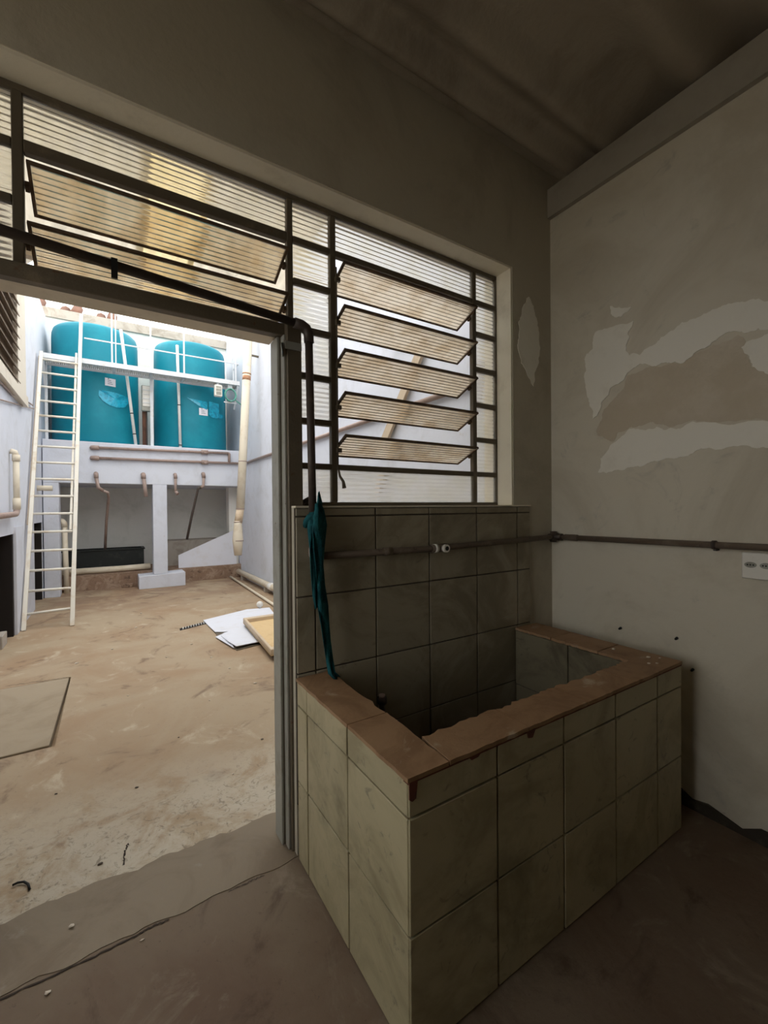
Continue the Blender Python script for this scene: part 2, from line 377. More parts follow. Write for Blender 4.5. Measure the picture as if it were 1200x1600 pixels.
# ------------------------------------------------------------------ tiles on the window wall
G = .0034
def tile_grid(parent, us, vs, fn, m, name='tile'):
    for i in range(len(us)-1):
        for j in range(len(vs)-1):
            a, b, c, d = us[i]+G, us[i+1]-G, vs[j]+G, vs[j+1]-G
            if b-a < .008 or d-c < .008: continue
            obj(name, fn(a, b, c, d, random.uniform(-.0012, .0012)), m, parent, .0018)
bxo('grout_bed', 'grout', wf, .642, 2.112, -.010, 0, .22, 1.452)
tile_grid(wf, [.642,.7276,1.030,1.343,1.6706,1.9945,2.112], [.10,.445,.765,1.083,1.418,1.455],
          lambda a, b, c, d, e: MB().box(a, b, -.017+e, -.008, c, d), 'tile_wall')
bxo('window_sill', 'reveal', wf, .642, 2.114, -.020, T, 1.4555, 1.463)

# ------------------------------------------------------------------ masonry wash tub
tub = thing('wash_tub', (1.39, -.4, 0), 'cream tiled masonry wash tub with terracotta rim beside the doorway', 'wash tub')
TX0, TX1, TY0, TZ = .640, 2.145, -.803, .742
IX0, IX1, IY0, IZ = .785, 1.965, -.668, .24
body = MB()
body.box(TX0+.010, IX0-.010, TY0+.010, -.022, 0, TZ).box(IX1+.010, TX1-.010, TY0+.010, -.022, 0, TZ)
body.box(IX0-.010, IX1+.010, TY0+.010, IY0-.010, 0, TZ).box(IX0-.010, IX1+.010, IY0-.010, -.022, 0, IZ)
obj('body', body, 'grout', tub)
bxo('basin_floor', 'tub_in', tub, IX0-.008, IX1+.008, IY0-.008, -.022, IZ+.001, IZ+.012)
zs = [.004, .331, .643, TZ]
tile_grid(tub, [TX0, .969, 1.292, 1.612, 1.929, TX1], zs, lambda a, b, c, d, e: MB().box(a, b, TY0+e, TY0+.011, c, d), 'tile')
tile_grid(tub, [TY0+.002, -.463, -.125, -.022], zs, lambda a, b, c, d, e: MB().box(TX0+e, TX0+.011, a, b, c, d), 'tile')
tile_grid(tub, [TY0+.002, -.463, -.125, -.022], zs, lambda a, b, c, d, e: MB().box(TX1-.011, TX1+e, a, b, c, d), 'tile')
zi = [IZ+.014, .43, TZ]
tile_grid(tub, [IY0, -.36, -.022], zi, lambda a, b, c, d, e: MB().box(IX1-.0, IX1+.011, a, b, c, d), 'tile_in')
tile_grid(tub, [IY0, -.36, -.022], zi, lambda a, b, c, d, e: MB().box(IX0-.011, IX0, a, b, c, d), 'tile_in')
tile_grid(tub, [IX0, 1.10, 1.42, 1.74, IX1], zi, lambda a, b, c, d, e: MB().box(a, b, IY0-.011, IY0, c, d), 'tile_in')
def edge(p, q, amp, n=14):
    p, q = Vector(p), Vector(q); d = (q-p).normalized(); nn = Vector((-d.y, d.x)); out = []
    for i in range(n): out.append(p+(q-p)*(i/n)+nn*(random.uniform(-1, 1)*amp if i else 0))
    return out
def rim_tile(o0, o1, i1, i0, amp=.006):
    """outer edge o0->o1, inner edge i1->i0, chipped"""
    poly = edge(o0, o1, .002)+edge(o1, i1, .0005, 3)+edge(i1, i0, amp)+edge(i0, o0, .0005, 3)
    r = obj('rim_tile', MB().prism([(p.x, p.y, TZ) for p in poly], (0, 0, .012+random.uniform(-.0008, .001))), 'rim', tub)
    r['label'] = 'dusty terracotta rim tile'
g = .002
e = .004
rim_tile((TX0-e, -.022), (TX0-e, -.474+g), (IX0, -.474+g), (IX0, -.022))
rim_tile((TX0-e, -.474-g), (TX0-e, TY0-e), (.775, TY0-e), (IX0+.002, -.474-g), .003)
xs = [.79, 1.11, 1.43, 1.75, 1.97]
for i in range(4):
    rim_tile((xs[i]+g-.012*(i == 0), TY0-e), (xs[i+1]-g, TY0-e), (xs[i+1]-g, IY0+.004), (xs[i]+g, IY0+.004), .009)
ysr = [TY0-e, -.52, -.26, -.022]
for i in range(3):
    rim_tile((TX1+e, ysr[i]+g), (TX1+e, ysr[i+1]-g), (IX1, ysr[i+1]-g), (IX1, ysr[i]+g), .006)
# dark clay bed under the rim with drips
cl = MB().box(TX0-.001, TX1+.001, TY0-.001, TY0+.02, TZ-.007, TZ)
cl.prism([(.641,TY0-.001,TZ),(.641,TY0-.001,TZ-.045),(.650,TY0-.001,TZ-.052),(.662,TY0-.001,TZ-.047),(.668,TY0-.001,TZ)], (0,-.004,0))
cl.prism([(.85,TY0-.001,TZ),(.86,TY0-.001,TZ-.012),(.885,TY0-.001,TZ-.010),(.90,TY0-.001,TZ)], (0,-.004,0))
cl.prism([(1.10,TY0-.001,TZ),(1.105,TY0-.001,TZ-.022),(1.125,TY0-.001,TZ-.025),(1.14,TY0-.001,TZ)], (0,-.004,0))
obj('clay_bed', cl, 'rim_edge', tub)
sp = obj('standpipe', MB().tube([(.985,-.13,IZ+.01),(.985,-.13,.615)], .014, 12).tube([(.985,-.13,.605),(.985,-.13,.63)], .021, 12), 'pipe_black', tub)
obj('standpipe_cap', MB().tube([(.985,-.13,.630),(.985,-.13,.642)], .014, 10), 'pipe_brown', sp)
for i, (x, y, sz) in enumerate(((2.05,-.55,.011),(2.07,-.70,.012),(1.99,-.74,.009),(2.10,-.735,.008),(2.02,-.76,.008))):
    tag(obj('paint_chip', MB().ball((x, y, TZ+.0165), sz, 6, (1, .8, .35)), 'stone'), 'tiny pale chip lying on the right corner of the tub rim', 'chip', 'pale chips on the tub rim')

# ------------------------------------------------------------------ louvred steel window
win = thing('window_1', (1.3, .13, 1.463), 'brown steel louvred window with fluted glass panes above the wash tub', 'window', kind='structure')
FY0, FY1 = .112, .142
XS = [-.545, -.24, .68, .888, 1.792, 1.984]
ZS = [1.463, 1.645, 1.847, 2.050, 2.257, 2.462, 2.645, 2.838]
b = .015
def fbar(name, x0, x1, z0, z1): bxo(name, 'frame', win, x0, x1, FY0, FY1, z0, z1, bevel=.003)
fbar('top_rail', XS[0], XS[-1], ZS[-1]-.024, ZS[-1])
fbar('bottom_rail', .692, XS[-1], ZS[0], ZS[0]+.018)
fbar('side_rail', XS[-1]-.020, XS[-1]-.001, ZS[0]+.018, ZS[-1]-.024)
fbar('mullion', XS[1]-b, XS[1]+b, 2.235, ZS[-1]-.024)
fbar('mullion', XS[2]-.014, XS[2]+.013, 2.235, ZS[-1]-.024)
fbar('mullion', XS[3]-b, XS[3]+b, ZS[0]+.018, ZS[-1]-.024)
fbar('mullion', XS[4]-b, XS[4]+b, ZS[0]+.018, ZS[-1]-.024)
hb = .0135
for z in ZS[1:-1]:
    fbar('glazing_bar', XS[3]+b if False else .694, XS[3]-b, z-hb, z+hb)
    fbar('glazing_bar', XS[4]+b, XS[5]-.020, z-hb, z+hb)
for z in (2.645, 2.462): fbar('glazing_bar', XS[0], XS[1]-b, z-hb, z+hb)
fbar('glazing_bar', XS[1]+b, XS[2]-.014, 2.625, 2.665)
fbar('glazing_bar', XS[3]+b, XS[4]-b, 2.632, 2.658)
fbar('glazing_bar', XS[3]+b, XS[4]-b, 1.632, 1.658)
def ribs(L, pitch=.0215, amp=.0030, th=.003, seg=8):
    """profile of a fluted sheet: list of (s, front, back)"""
    n = max(1, round(L/pitch))*seg
    return [(L*i/n, 0.0, th+amp*(.5-.5*math.cos(2*math.pi*i/seg))) for i in range(n+1)]
def fluted(x0, x1, p0, dirv, nrm, L):
    """sheet spanning x0..x1; runs from p0 (y,z) along dirv for L, thickness along nrm"""
    m = MB(); vs = []; pf = ribs(L)
    for s_, f_, b_ in pf:
        for x in (x0, x1):
            for t_ in (f_, b_):
                vs.append((x, p0[0]+dirv[0]*s_+nrm[0]*t_, p0[1]+dirv[1]*s_+nrm[1]*t_))
    fs = []
    for i in range(len(pf)-1):
        a = i*4; c = a+4
        fs += [(a, c, c+2, a+2), (a+1, a+3, c+3, c+1)]
    # front face must look away from the sheet: (dirv x X) against nrm
    cx_ = Vector((0, dirv[0], dirv[1])).cross(Vector((1, 0, 0)))
    if cx_.dot(Vector((0, nrm[0], nrm[1]))) > 0: fs = [f[::-1] for f in fs]
    m.add(vs, fs, True)
    return m
def pane(x0, x1, z0, z1):
    o = obj('pane', fluted(x0+.001, x1-.001, (.124, z0+.001), (0, 1), (1, 0), z1-z0-.002), 'glass', win)
    o['label'] = 'fluted glass pane'
for j in range(7):
    z0 = ZS[j]+(hb if j else .018); z1 = ZS[j+1]-(hb if j < 6 else .024)
    if j != 1: pane(.694, XS[3]-b, z0, z1)     # one small pane is missing
    pane(XS[4]+b, XS[5]-.020, z0, z1)
pane(XS[0], XS[1]-b, 2.645+hb, ZS[-1]-.024); pane(XS[0], XS[1]-b, 2.462+hb, 2.645-hb); pane(XS[0], XS[1]-b, 2.24, 2.462-hb)
pane(XS[1]+b, XS[2]-.014, 2.665, ZS[-1]-.024)
pane(XS[3]+b, XS[4]-b, 2.658, ZS[-1]-.024)
pane(XS[3]+b, XS[4]-b, ZS[0]+.018, 1.632)
def louver(x0, x1, zin, side=1):
    yi, yo = .060, .228; dz = -.074
    d = Vector((yo-yi, dz)); L = d.length; d.normalize(); n = Vector((-d.y, d.x))   # n points up
    lo = MB(); ee = .006
    def seg(xa, xb, s0, s1, t0, t1):
        q = [(yi+d.x*s_+n.x*t_, zin+d.y*s_+n.y*t_) for s_, t_ in ((s0,t0),(s1,t0),(s1,t1),(s0,t1))]
        lo.prism([(xa, a, c) for a, c in q], (xb-xa, 0, 0))
    seg(x0, x1, -.003, .005, -.004, .008); seg(x0, x1, L-.005, L+.002, -.004, .008)
    seg(x0, x0+.010, .005, L-.005, -.004, .008); seg(x1-.010, x1, .005, L-.005, -.004, .008)
    for xx in (x0-.012, x1):     # pivot clips
        seg(xx, xx+.012, L*.40, L*.52, -.012, .012)
    o = obj('louver', lo, 'louver_edge', win)
    gsl = obj('glass_slat', fluted(x0+.011, x1-.011, (yi+d.x*.006, zin+d.y*.006), (d.x, d.y), (n.x, n.y), L-.012), 'glass_brown', o)
    gsl['label'] = 'dusty fluted glass slat'
for z in (2.583, 2.383, 2.181, 1.984, 1.786): louver(.917, 1.764, z)
for z in (2.560, 2.367): louver(-.212, .653, z)
# side plates carrying the louvres, control rod and its handle
obj('control_rod', MB().tube([(.897,.098,2.57),(.897,.098,1.63)], .004, 8), 'frame', win)
hd = obj('rod_handle', MB().tube([(.897,.092,1.63),(.90,.085,1.60),(.912,.075,1.575),(.914,.07,1.545)], [.005,.006,.007,.010], 8), 'frame', win)
for z in (2.52, 2.32, 2.12, 1.925, 1.725):
    obj('louver_pivot', MB().box(.893, .918, .096, .110, z-.012, z+.008), 'frame', win)

# ------------------------------------------------------------------ door frame (no leaf in view)
dr = thing('door_1', (.65, .11, 0), 'grey steel door frame of the open doorway into the courtyard', 'door frame', kind='structure')
obj('jamb_face', MB().box(.607, .617, .085, .172, .004, 2.185), 'frame_grey', dr, .002)
obj('jamb_stop', MB().box(.622, .632, .045, .084, .004, 2.185), 'frame_grey', dr, .002)
obj('jamb_post', MB().box(.617, .694, .085, .165, 0.004, 2.235).box(.632, .694, .026, .086, 0.004, 2.235), 'frame', dr, .002)
obj('jamb_post', MB().box(-.549, -.49, .045, .165, .004, 2.235), 'frame', dr, .003)
obj('jamb_face', MB().box(-.49, -.48, .085, .172, .004, 2.185), 'frame_grey', dr, .002)
obj('header', MB().box(-.549, .694, .060, .100, 2.186, 2.238).box(.617, .694, .10, .15, 2.186, 2.238), 'frame', dr, .003)
obj('header_lip', MB().box(-.549, .617, .1005, .218, 2.194, 2.236), 'header_cream', dr, .002)
sk = obj('strike_plate', MB().box(.6185, .6215, .048, .060, 2.095, 2.155).box(.62, .692, .020, .0255, 2.118, 2.150), 'metal_shiny', dr)
obj('strike_lip', MB().prism([(.618,.05,2.15),(.600,.015,2.135),(.604,.012,2.10),(.618,.05,2.09)], (.002,.003,0)), 'metal_shiny', sk)

# ------------------------------------------------------------------ water pipe on the walls
wp = thing('water_pipe', (1.5, -.04, 1.25), 'grimy brown water pipe running over the doorway, down and around the walls', 'pipe')
PY, RX = -.040, .712
E1 = (.700, -.032, 2.215)
obj('pipe_run', MB().tube([(-1.69, -.032, 2.385), (.66, -.032, 2.208)], .0165, 14), 'pipe_black', wp)
obj('elbow', MB().tube([(.64,-.032,2.2095),(.672,-.032,2.206),(.692,-.032,2.196),(.702,-.032,2.175),(.704,-.032,2.14)], .021, 14), 'pipe_black', wp)
obj('riser', MB().tube([(.703, -.032, 2.15), (.712, PY, 1.27)], .0165, 14), 'pipe_black', wp)
obj('elbow', MB().tube([(.712,PY,1.29),(.712,PY,1.262),(.718,PY,1.252),(.745,PY,1.252)], .022, 14), 'pipe_brown', wp)
obj('pipe_run', MB().tube([(.74,PY,1.252),(1.34,PY,1.248),(2.29,PY,1.266)], .0155, 14), 'pipe_dark', wp)
obj('coupling', MB().tube([(1.055,PY,1.250),(1.10,PY,1.250)], .019, 14), 'pipe_dark', wp)
te = obj('tee', MB().tube([(1.335,PY,1.248),(1.43,PY,1.250)], .021, 14).tube([(1.40,PY,1.249),(1.40,PY-.03,1.249)], .018, 12), 'pipe_dark', wp)
obj('tap_outlet', MB().tube([(1.40,PY-.028,1.249),(1.40,PY-.045,1.249)], .0195, 14), 'white', te)
obj('tap_hole', MB().tube([(1.40,PY-.044,1.249),(1.40,PY-.0465,1.249)], .011, 12), 'black', te)
obj('union_ring', MB().tube([(1.352,PY,1.248),(1.372,PY,1.248)], .0225, 14), 'white', te)
cr = obj('corner_tee', MB().tube([(2.26,PY,1.266),(2.296,PY,1.267)], .021, 12).tube([(2.296,PY+.01,1.267),(2.296,PY-.06,1.267)], .021, 12).tube([(2.296,PY,1.235),(2.296,PY,1.30)], .020, 12), 'pipe_black', wp)
obj('pipe_run', MB().tube([(2.298,PY-.05,1.267),(2.298,-3.6,1.287)], .0155, 14), 'pipe_dark', wp)
obj('clamp', MB().tube([(2.298,-.865,1.272),(2.298,-.880,1.272)], .020, 12).box(2.298,XR,-.880,-.868,1.245,1.27), 'pipe_black', wp)
obj('coupling', MB().tube([(2.298,-.12,1.268),(2.298,-.20,1.268)], .0185, 12), 'pipe_dark', wp)
obj('tie_strip', MB().box(.012,.030,-.052,-.012,2.262,2.272).box(.012,.030,-.055,-.050,2.205,2.268), 'black', wp)

so = thing('socket_box', (XR, -1.03, 1.19), 'white surface socket box with oval outlets under the pipe', 'socket')
obj('box', MB().box(XR-.028, XR, -1.12, -.968, 1.134, 1.247), 'white', so, .004)
for yy in (-1.0, -1.052, -1.10):
    q = obj('outlet', MB().prism([(XR-.0282, yy+.021*math.cos(a)*(1 if abs(math.sin(a)) < .99 else 1), 1.195+.0125*math.sin(a)) for a in [2*math.pi*i/16 for i in range(16)]], (-.003, 0, 0)), 'frame_grey', so)
    for k in (-1, 0, 1):
        obj('pin_hole', MB().tube([(XR-.030, yy+k*.010, 1.195), (XR-.0318, yy+k*.010, 1.195)], .0034, 8), 'black', q)

# teal cloth strap tied to the riser and trailing onto the rim
def ribbon(path, th=.006):
    m = MB(); vs = []
    for (x, y, z, hw, tw) in path:
        c, s_ = math.cos(tw), math.sin(tw)
        for k in (-1, -.33, .33, 1):
            fold = .010*math.sin(k*5+z*20)
            for t_ in (-th/2, th/2):
                vs.append((x+k*hw*c-(t_+fold)*s_*.6, y+k*hw*s_-(t_+fold)*c, z+.004*k))
    fs = []
    for i in range(len(path)-1):
        a, b_ = i*8, i*8+8
        for k in range(3):
            fs += [(a+2*k, a+2*k+2, b_+2*k+2, b_+2*k), (a+2*k+1, b_+2*k+1, b_+2*k+3, a+2*k+3)]
        fs += [(a, b_, b_+1, a+1), (a+6, a+7, b_+7, b_+6)]
    e = len(vs)-8
    for k in range(3): fs += [(2*k, 2*k+1, 2*k+3, 2*k+2), (e+2*k, e+2*k+2, e+2*k+3, e+2*k+1)]
    return m.add(vs, fs, True)
cs = thing('cloth_strap', (.72, -.08, 1.25), 'teal cloth strap knotted round the pipe and trailing onto the tub rim', 'strap')
obj('long_tail', ribbon([(.712,-.088,1.475,.012,.2),(.716,-.092,1.44,.024,.3),(.715,-.095,1.38,.030,.1),(.712,-.092,1.30,.026,-.2),(.716,-.09,1.22,.020,.1),(.722,-.088,1.13,.020,.3),(.730,-.085,1.05,.022,.1),(.740,-.082,.98,.021,0),(.750,-.082,.90,.020,.2),(.757,-.088,.83,.017,.3),(.760,-.10,.775,.014,.2),(.772,-.125,.760,.014,.1)]), 'teal', cs)
obj('short_tail', ribbon([(.700,-.078,1.44,.014,-.3),(.692,-.080,1.38,.018,-.5),(.690,-.08,1.30,.016,-.2),(.694,-.08,1.20,.014,.1),(.700,-.08,1.10,.012,.3),(.704,-.08,1.045,.006,.2)]), 'teal', cs)
obj('knot', MB().tube([(.712+.034*math.cos(a), PY-.008+.034*math.sin(a), 1.400+.02*math.sin(a*2)) for a in [2*math.pi*i/12 for i in range(13)]], .013, 8).ball((.712,-.088,1.41), .024, 12, (1,.6,1.4)), 'teal', cs)
obj('upper_end', ribbon([(.712,-.086,1.43,.016,0),(.722,-.082,1.47,.014,.3),(.720,-.08,1.52,.005,.4)]), 'teal', cs)

# a coiled rag-like lump of wire on the window ledge beside the jamb
tag(obj('crumpled_rag', MB().tube([(.70,.06,1.468),(.706,.05,1.482),(.726,.045,1.492),(.748,.05,1.486),(.756,.058,1.470)], [.008,.010,.012,.010,.007], 8), 'pipe_black'), 'small dark crumpled rag on the window ledge next to the riser pipe', 'rag')

# ------------------------------------------------------------------ courtyard ground and walls
CXL, CXR, CYB = -.95, 2.37, 8.95
HX0, HX1, HY0, HY1 = -.94, -.305, 1.62, 2.925
gm = MB()
Y0, Y1 = .30, 7.76
gm.box(CXL-.3, CXR+.2, Y0, HY0, -.15, 0).box(CXL-.3, CXR+.2, HY1, Y1, -.15, 0).box(HX1, CXR+.2, HY0, HY1, -.15, 0).box(CXL-.3, HX0, HY0, HY1, -.15, 0)
gm.box(HX0, HX1, HY0, HY1, -.15, -.06)
gm.box(.66, CXR+.2, T, Y0, -.15, 0).box(CXL-.3, -.62, T, Y0, -.15, 0).box(-.62, .66, .0, Y0, -.15, -.0005)
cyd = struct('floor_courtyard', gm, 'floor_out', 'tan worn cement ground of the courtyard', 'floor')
struct('ground_outside', MB().box(-30, 30, -30, 40, -.4, -.16), 'outside', 'open pale ground around the building', 'ground')
hc = tag(obj('drain_cover', MB().prism([(-.93, 1.635, -.06), (-.335, 1.645, -.06), (-.318, 2.908, -.06), (-.93, 2.915, -.06)], (0,0,.064)), 'cover', None, .004), 'flat grey cement inspection cover set in the courtyard ground', 'cover')
# cracks and threshold wear
def crack(name, parent, pts, wd, z, amp=.012, m='crack_shade'):
    P = [Vector(p) for p in pts]; q = []
    for i in range(len(P)-1):
        for k in range(10): q.append(P[i]+(P[i+1]-P[i])*(k/10)+Vector((random.uniform(-1,1)*amp*.3, random.uniform(-1,1)*amp)))
    q.append(P[-1]); L = []; Rr = []
    for i, p in enumerate(q):
        d = (q[min(i+1, len(q)-1)]-q[max(i-1, 0)]).normalized(); nn = Vector((-d.y, d.x))
        h = wd*(.35+.65*abs(math.sin(i*.9+1)))*(.25 if i in (0, len(q)-1) else 1)
        L.append(p+nn*h/2); Rr.append(p-nn*h/2)
    m_ = MB()
    vs = [(p.x, p.y, z) for p in L]+[(p.x, p.y, z) for p in Rr]; n_ = len(L)
    vs += [(x, y_, z-.003) for x, y_, _ in vs]
    fs = [(i+1, i, n_+i, n_+i+1) for i in range(n_-1)]+[(2*n_+i, 2*n_+i+1, 3*n_+i+1, 3*n_+i) for i in range(n_-1)]
    m_.add(vs, fs); obj(name, m_, m, parent)
fl = bpy.data.objects['floor']
crack('crack', fl, [(-.62,-.055),(-.30,-.018),(-.10,-.024),(.04,-.020),(.10,-.013),(.16,-.016)], .006, .0035, .003)
crack('crack', fl, [(.36,-.018),(.44,-.016),(.50,-.020)], .003, .0035, .004)
crack('crack', cyd, [(.03,.34),(.035,.42),(.05,.47)], .008, .0012)
crack('crack', cyd, [(-.75,2.99),(-.5,2.95),(-.31,2.93)], .008, .0012, .01)

struct('wall_courtyard_right', MB().box(CXR, CXR+.2, T, CYB+.2, -.15, 5.6), 'out_wall', 'white courtyard wall seen past the downpipe and through the window', 'wall')
struct('wall_courtyard_back', MB().box(CXL-.3, CXR+.2, CYB, CYB+.2, -.15, 5.30), 'out_wall2', 'shaded pale wall behind the tank stand', 'wall')
struct('trim_3', MB().box(CXL-.3, CXR+.2, CYB-.06, CYB+.22, 5.26, 5.44), 'concrete', 'weathered concrete coping behind the tops of the tanks', 'coping')
lw = struct('wall_courtyard_left', MB()
    .box(CXL-.25, CXL, T, 3.9, -.15, 5.2)
    .box(CXL-.25, CXL, 3.9, 4.86, 1.19, 5.2)
    .box(CXL-.25, CXL, 4.86, 6.42, -.15, 5.2)
    .box(CXL-.25, CXL, 6.42, 7.32, 1.27, 5.0)
    .box(CXL-.25, CXL, 7.32, CYB, -.15, 5.0), 'out_wall', 'white house wall along the left of the courtyard', 'wall')
struct('wall_recess', MB().box(CXL-.9, CXL-.85, 3.8, 7.4, -.15, 1.4).box(CXL-.85, CXL-.25, 3.78, 3.9, -.15, 1.4).box(CXL-.85, CXL-.25, 7.3, 7.4, -.15, 1.4).box(CXL-.9, CXL-.25, 3.8, 7.4, 1.3, 1.34).box(CXL-.25, CXL-.010, 4.79, 4.859, 0, 1.19).box(CXL-.25, CXL-.010, 7.25, 7.319, 0, 1.27), 'hollow_shade', 'hollow and jambs coloured black as shade in the low openings of the left wall', 'recess')  # inner jamb faces lined near black to paint in the shade
# block behind the left low opening
tag(obj('concrete_block', MB().box(CXL-.25, CXL-.02, 4.25, 4.5, -.15+.15, .14), 'concrete', None, .006), 'small grey concrete block in the low dark opening', 'block')
# white low door leaf ajar beside the opening
lf = thing('hatch_door', (CXL+.03, 4.88, 0), 'white low hatch door standing open beside the ladder foot', 'door')
obj('leaf', MB().prism([(CXL+.002,4.87,.002),(CXL+.002,5.40,.002),(CXL+.002,5.40,1.27),(CXL+.002,4.87,1.27)], (.014,0,0)), 'out_wall', lf)
obj('edge_strip', MB().prism([(CXL+.001,4.862,.002),(CXL+.018,4.862,.002),(CXL+.018,4.862,1.27),(CXL+.001,4.862,1.27)], (0,.008,0)), 'paper', lf)

# shuttered window in the left wall
sw = thing('window_2', (CXL, 4.6, 2.95), 'brown slatted shutter window in a cream surround, left courtyard wall', 'window', kind='structure')
obj('surround', MB().box(CXL, CXL+.05, 4.93, 5.50, 2.90, 4.25).box(CXL, CXL+.05, 3.0, 4.93, 4.02, 4.25).box(CXL, CXL+.07, 3.0, 5.50, 2.80, 2.93), 'cream_out', sw)
bxo('backing', 'dark_slat', sw, CXL, CXL+.006, 3.0, 4.93, 2.93, 4.02)
for i in range(8):
    z = 2.96+i*.132
    obj('slat', MB().prism([(CXL+.008,3.0,z+.09),(CXL+.014,3.0,z+.095),(CXL+.075,3.0,z+.012),(CXL+.070,3.0,z+.004)], (0,1.92,0)), 'dark_slat', sw)

# cables and stub pipes on the left wall
def single(name, pts, r, m, label, cat, n=10, group=None):
    return tag(obj(name, MB().tube(pts, r, n), m), label, cat, group)
single('cable', [(CXL+.02,3.2,2.70),(CXL+.02,4.2,2.78),(CXL+.02,4.75,2.79),(CXL+.02,5.1,2.86),(CXL+.02,5.7,2.93),(CXL+.02,6.3,2.99)], .010, 'pipe_brown', 'grey brown cable sagging below the shutter window', 'cable')
single('cable', [(CXL+.02,3.2,2.45),(CXL+.02,6.4,2.96)], .008, 'pipe_brown', 'thin straight cable below the sagging cable on the left wall', 'cable')
lp = thing('drain_pipe', (CXL+.05, 4.63, 1.42), 'short cream pipe with elbow fixed on the left courtyard wall', 'pipe')
obj('riser', MB().tube([(CXL+.06,4.63,2.08),(CXL+.06,4.63,1.47)], .030, 14), 'pipe_cream', lp)
obj('collar', MB().tube([(CXL+.06,4.63,2.02),(CXL+.06,4.63,2.09)], .037, 14), 'pipe_cream', lp)
obj('collar', MB().tube([(CXL+.06,4.63,1.60),(CXL+.06,4.63,1.47)], .037, 14), 'pipe_cream', lp)
obj('run', MB().tube([(CXL+.06,4.63,1.48),(CXL+.06,4.61,1.44),(CXL+.06,4.55,1.42),(CXL+.06,3.3,1.40)], .030, 14), 'pipe_brown', lp)
obj('top_bend', MB().tube([(CXL+.06,4.63,2.08),(CXL+.05,4.63,2.12),(CXL+.012,4.63,2.13)], .031, 14), 'pipe_cream', lp)
single('pipe_stub', [(CXL-.02,6.80,1.81),(CXL+.19,6.80,1.81)], .042, 'pipe_cream', 'short tan pipe stub sticking out behind the ladder', 'pipe', 14)

# ------------------------------------------------------------------ tank stand
st = thing('tank_stand', (.7, 8.1, 0), 'white concrete stand with deep beam and pillars carrying the two tanks', 'tank stand')
obj('slab', MB().box(CXL+.012, CXR-.012, 7.34, CYB-.012, 1.928, 2.655), 'out_wall', st, .008)
obj('pillar', MB().box(.672, .910, 7.34, 7.62, .25, 1.928), 'out_wall', st, .006)
obj('pillar', MB().box(-.935, -.725, 7.34, 7.62, 0, 1.928), 'out_wall', st, .006)
obj('pillar', MB().box(2.16, CXR-.012, 7.9, 8.15, .2, 1.928), 'out_wall2', st, .006)
obj('plinth', MB().prism([(.43,7.32,0),(1.21,7.32,.0),(1.21,7.32,.26),(.43,7.32,.235)], (0,.44,0)), 'out_wall', st, .006)
struct('trim_4', MB().box(CXL, CXR, 7.76, CYB, -.15, .275), 'soil', 'rough red brown earth ledge under the tank stand', 'ledge')
struct('trim_5', MB().box(.97, CXR, 8.35, CYB, .26, .80), 'concrete', 'low grey concrete upstand behind the white panel', 'upstand')
single('sewer_pipe', [(-.90,7.96,.335),(.20,7.96,.335),(.66,7.96,.345)], .058, 'pipe_cream', 'thick beige pipe lying on the earth ledge before the black trough', 'pipe', 16)
tr = thing('water_trough', (-.1, 8.4, .26), 'long black plastic trough under the tank stand', 'trough')
obj('shell', MB().box(-.75,.56,8.10,8.13,.29,.68).box(-.75,.56,8.52,8.55,.29,.68).box(-.75,-.72,8.13,8.52,.29,.68).box(.53,.56,8.13,8.52,.29,.68).box(-.75,.56,8.10,8.55,.26,.29), 'trough', tr)
obj('rim', MB().box(-.77,.58,8.08,8.13,.68,.705).box(-.77,.58,8.52,8.57,.68,.705).box(-.77,-.72,8.13,8.52,.68,.705).box(.53,.58,8.13,8.52,.68,.705), 'trough', tr, .004)
tag(obj('broken_brick', MB().prism([(.16,7.70,0),(.34,7.69,0),(.36,7.75,0),(.18,7.755,0)], (0,0,.07)), 'soil', None, .008), 'broken brown brick lying at the foot of the earth ledge', 'brick')
wb = tag(obj('white_panel', MB().prism([(1.155,7.84,.262),(2.30,7.84,.262),(2.30,7.88,1.02),(2.20,7.88,.98),(1.155,7.855,.535)], (0,.02,0)), 'paper'), 'white board cut to a slope, standing under the right of the tank stand', 'board')
vp = thing('vent_pipe', (-.70, 7.70, 0), 'cream upright pipe with elbow beside the left pillar of the stand', 'pipe')
obj('upright', MB().tube([(-.66,7.68,0),(-.68,7.68,1.20)], .042, 14), 'pipe_cream', vp)
obj('elbow', MB().tube([(-.68,7.68,1.17),(-.685,7.68,1.235),(-.71,7.68,1.27),(-.80,7.68,1.285)], .048, 14), 'pipe_cream', vp)

# pipes on and under the beam face
def drop(label, top, pts, m2, r=.028, end=None, ring=False):
    o = thing('outlet_pipe', top, label, 'pipe', 'pipes hanging from the beam of the tank stand')
    obj('elbow', MB().tube([(top[0],7.345,top[2]),(top[0],7.30,top[2]),(top[0]+.002,7.285,top[2]-.02),(top[0]+.004,7.28,top[2]-.08)], r*1.25, 12), 'pipe_brown', o)
    obj('drop', MB().tube([(top[0]+.004,7.28,top[2]-.07)]+pts[:2], r, 12), 'pipe_brown', o)
    if len(pts) > 2: obj('hose', MB().tube(pts[1:], r*.85, 12), m2, o)
    if ring:
        e_ = Vector(pts[-1]); obj('open_end', MB().tube([e_, e_+Vector((.03,-.03,-.05))], [r*1.15, r*1.35], 12), 'pipe_brown', o)
    return o
drop('brown pipe bending down into the black trough', (-.20,7.28,2.10), [(-.17,7.28,1.86),(-.10,7.28,1.80),(-.03,7.30,1.77),(-.02,7.45,1.68),(-.06,7.8,1.25),(-.10,8.30,.55)], 'pipe_brown')
drop('short brown pipe end left of the centre pillar', (.52,7.28,2.11), [(.545,7.28,1.85),(.56,7.28,1.70)], 'pipe_brown', .032)
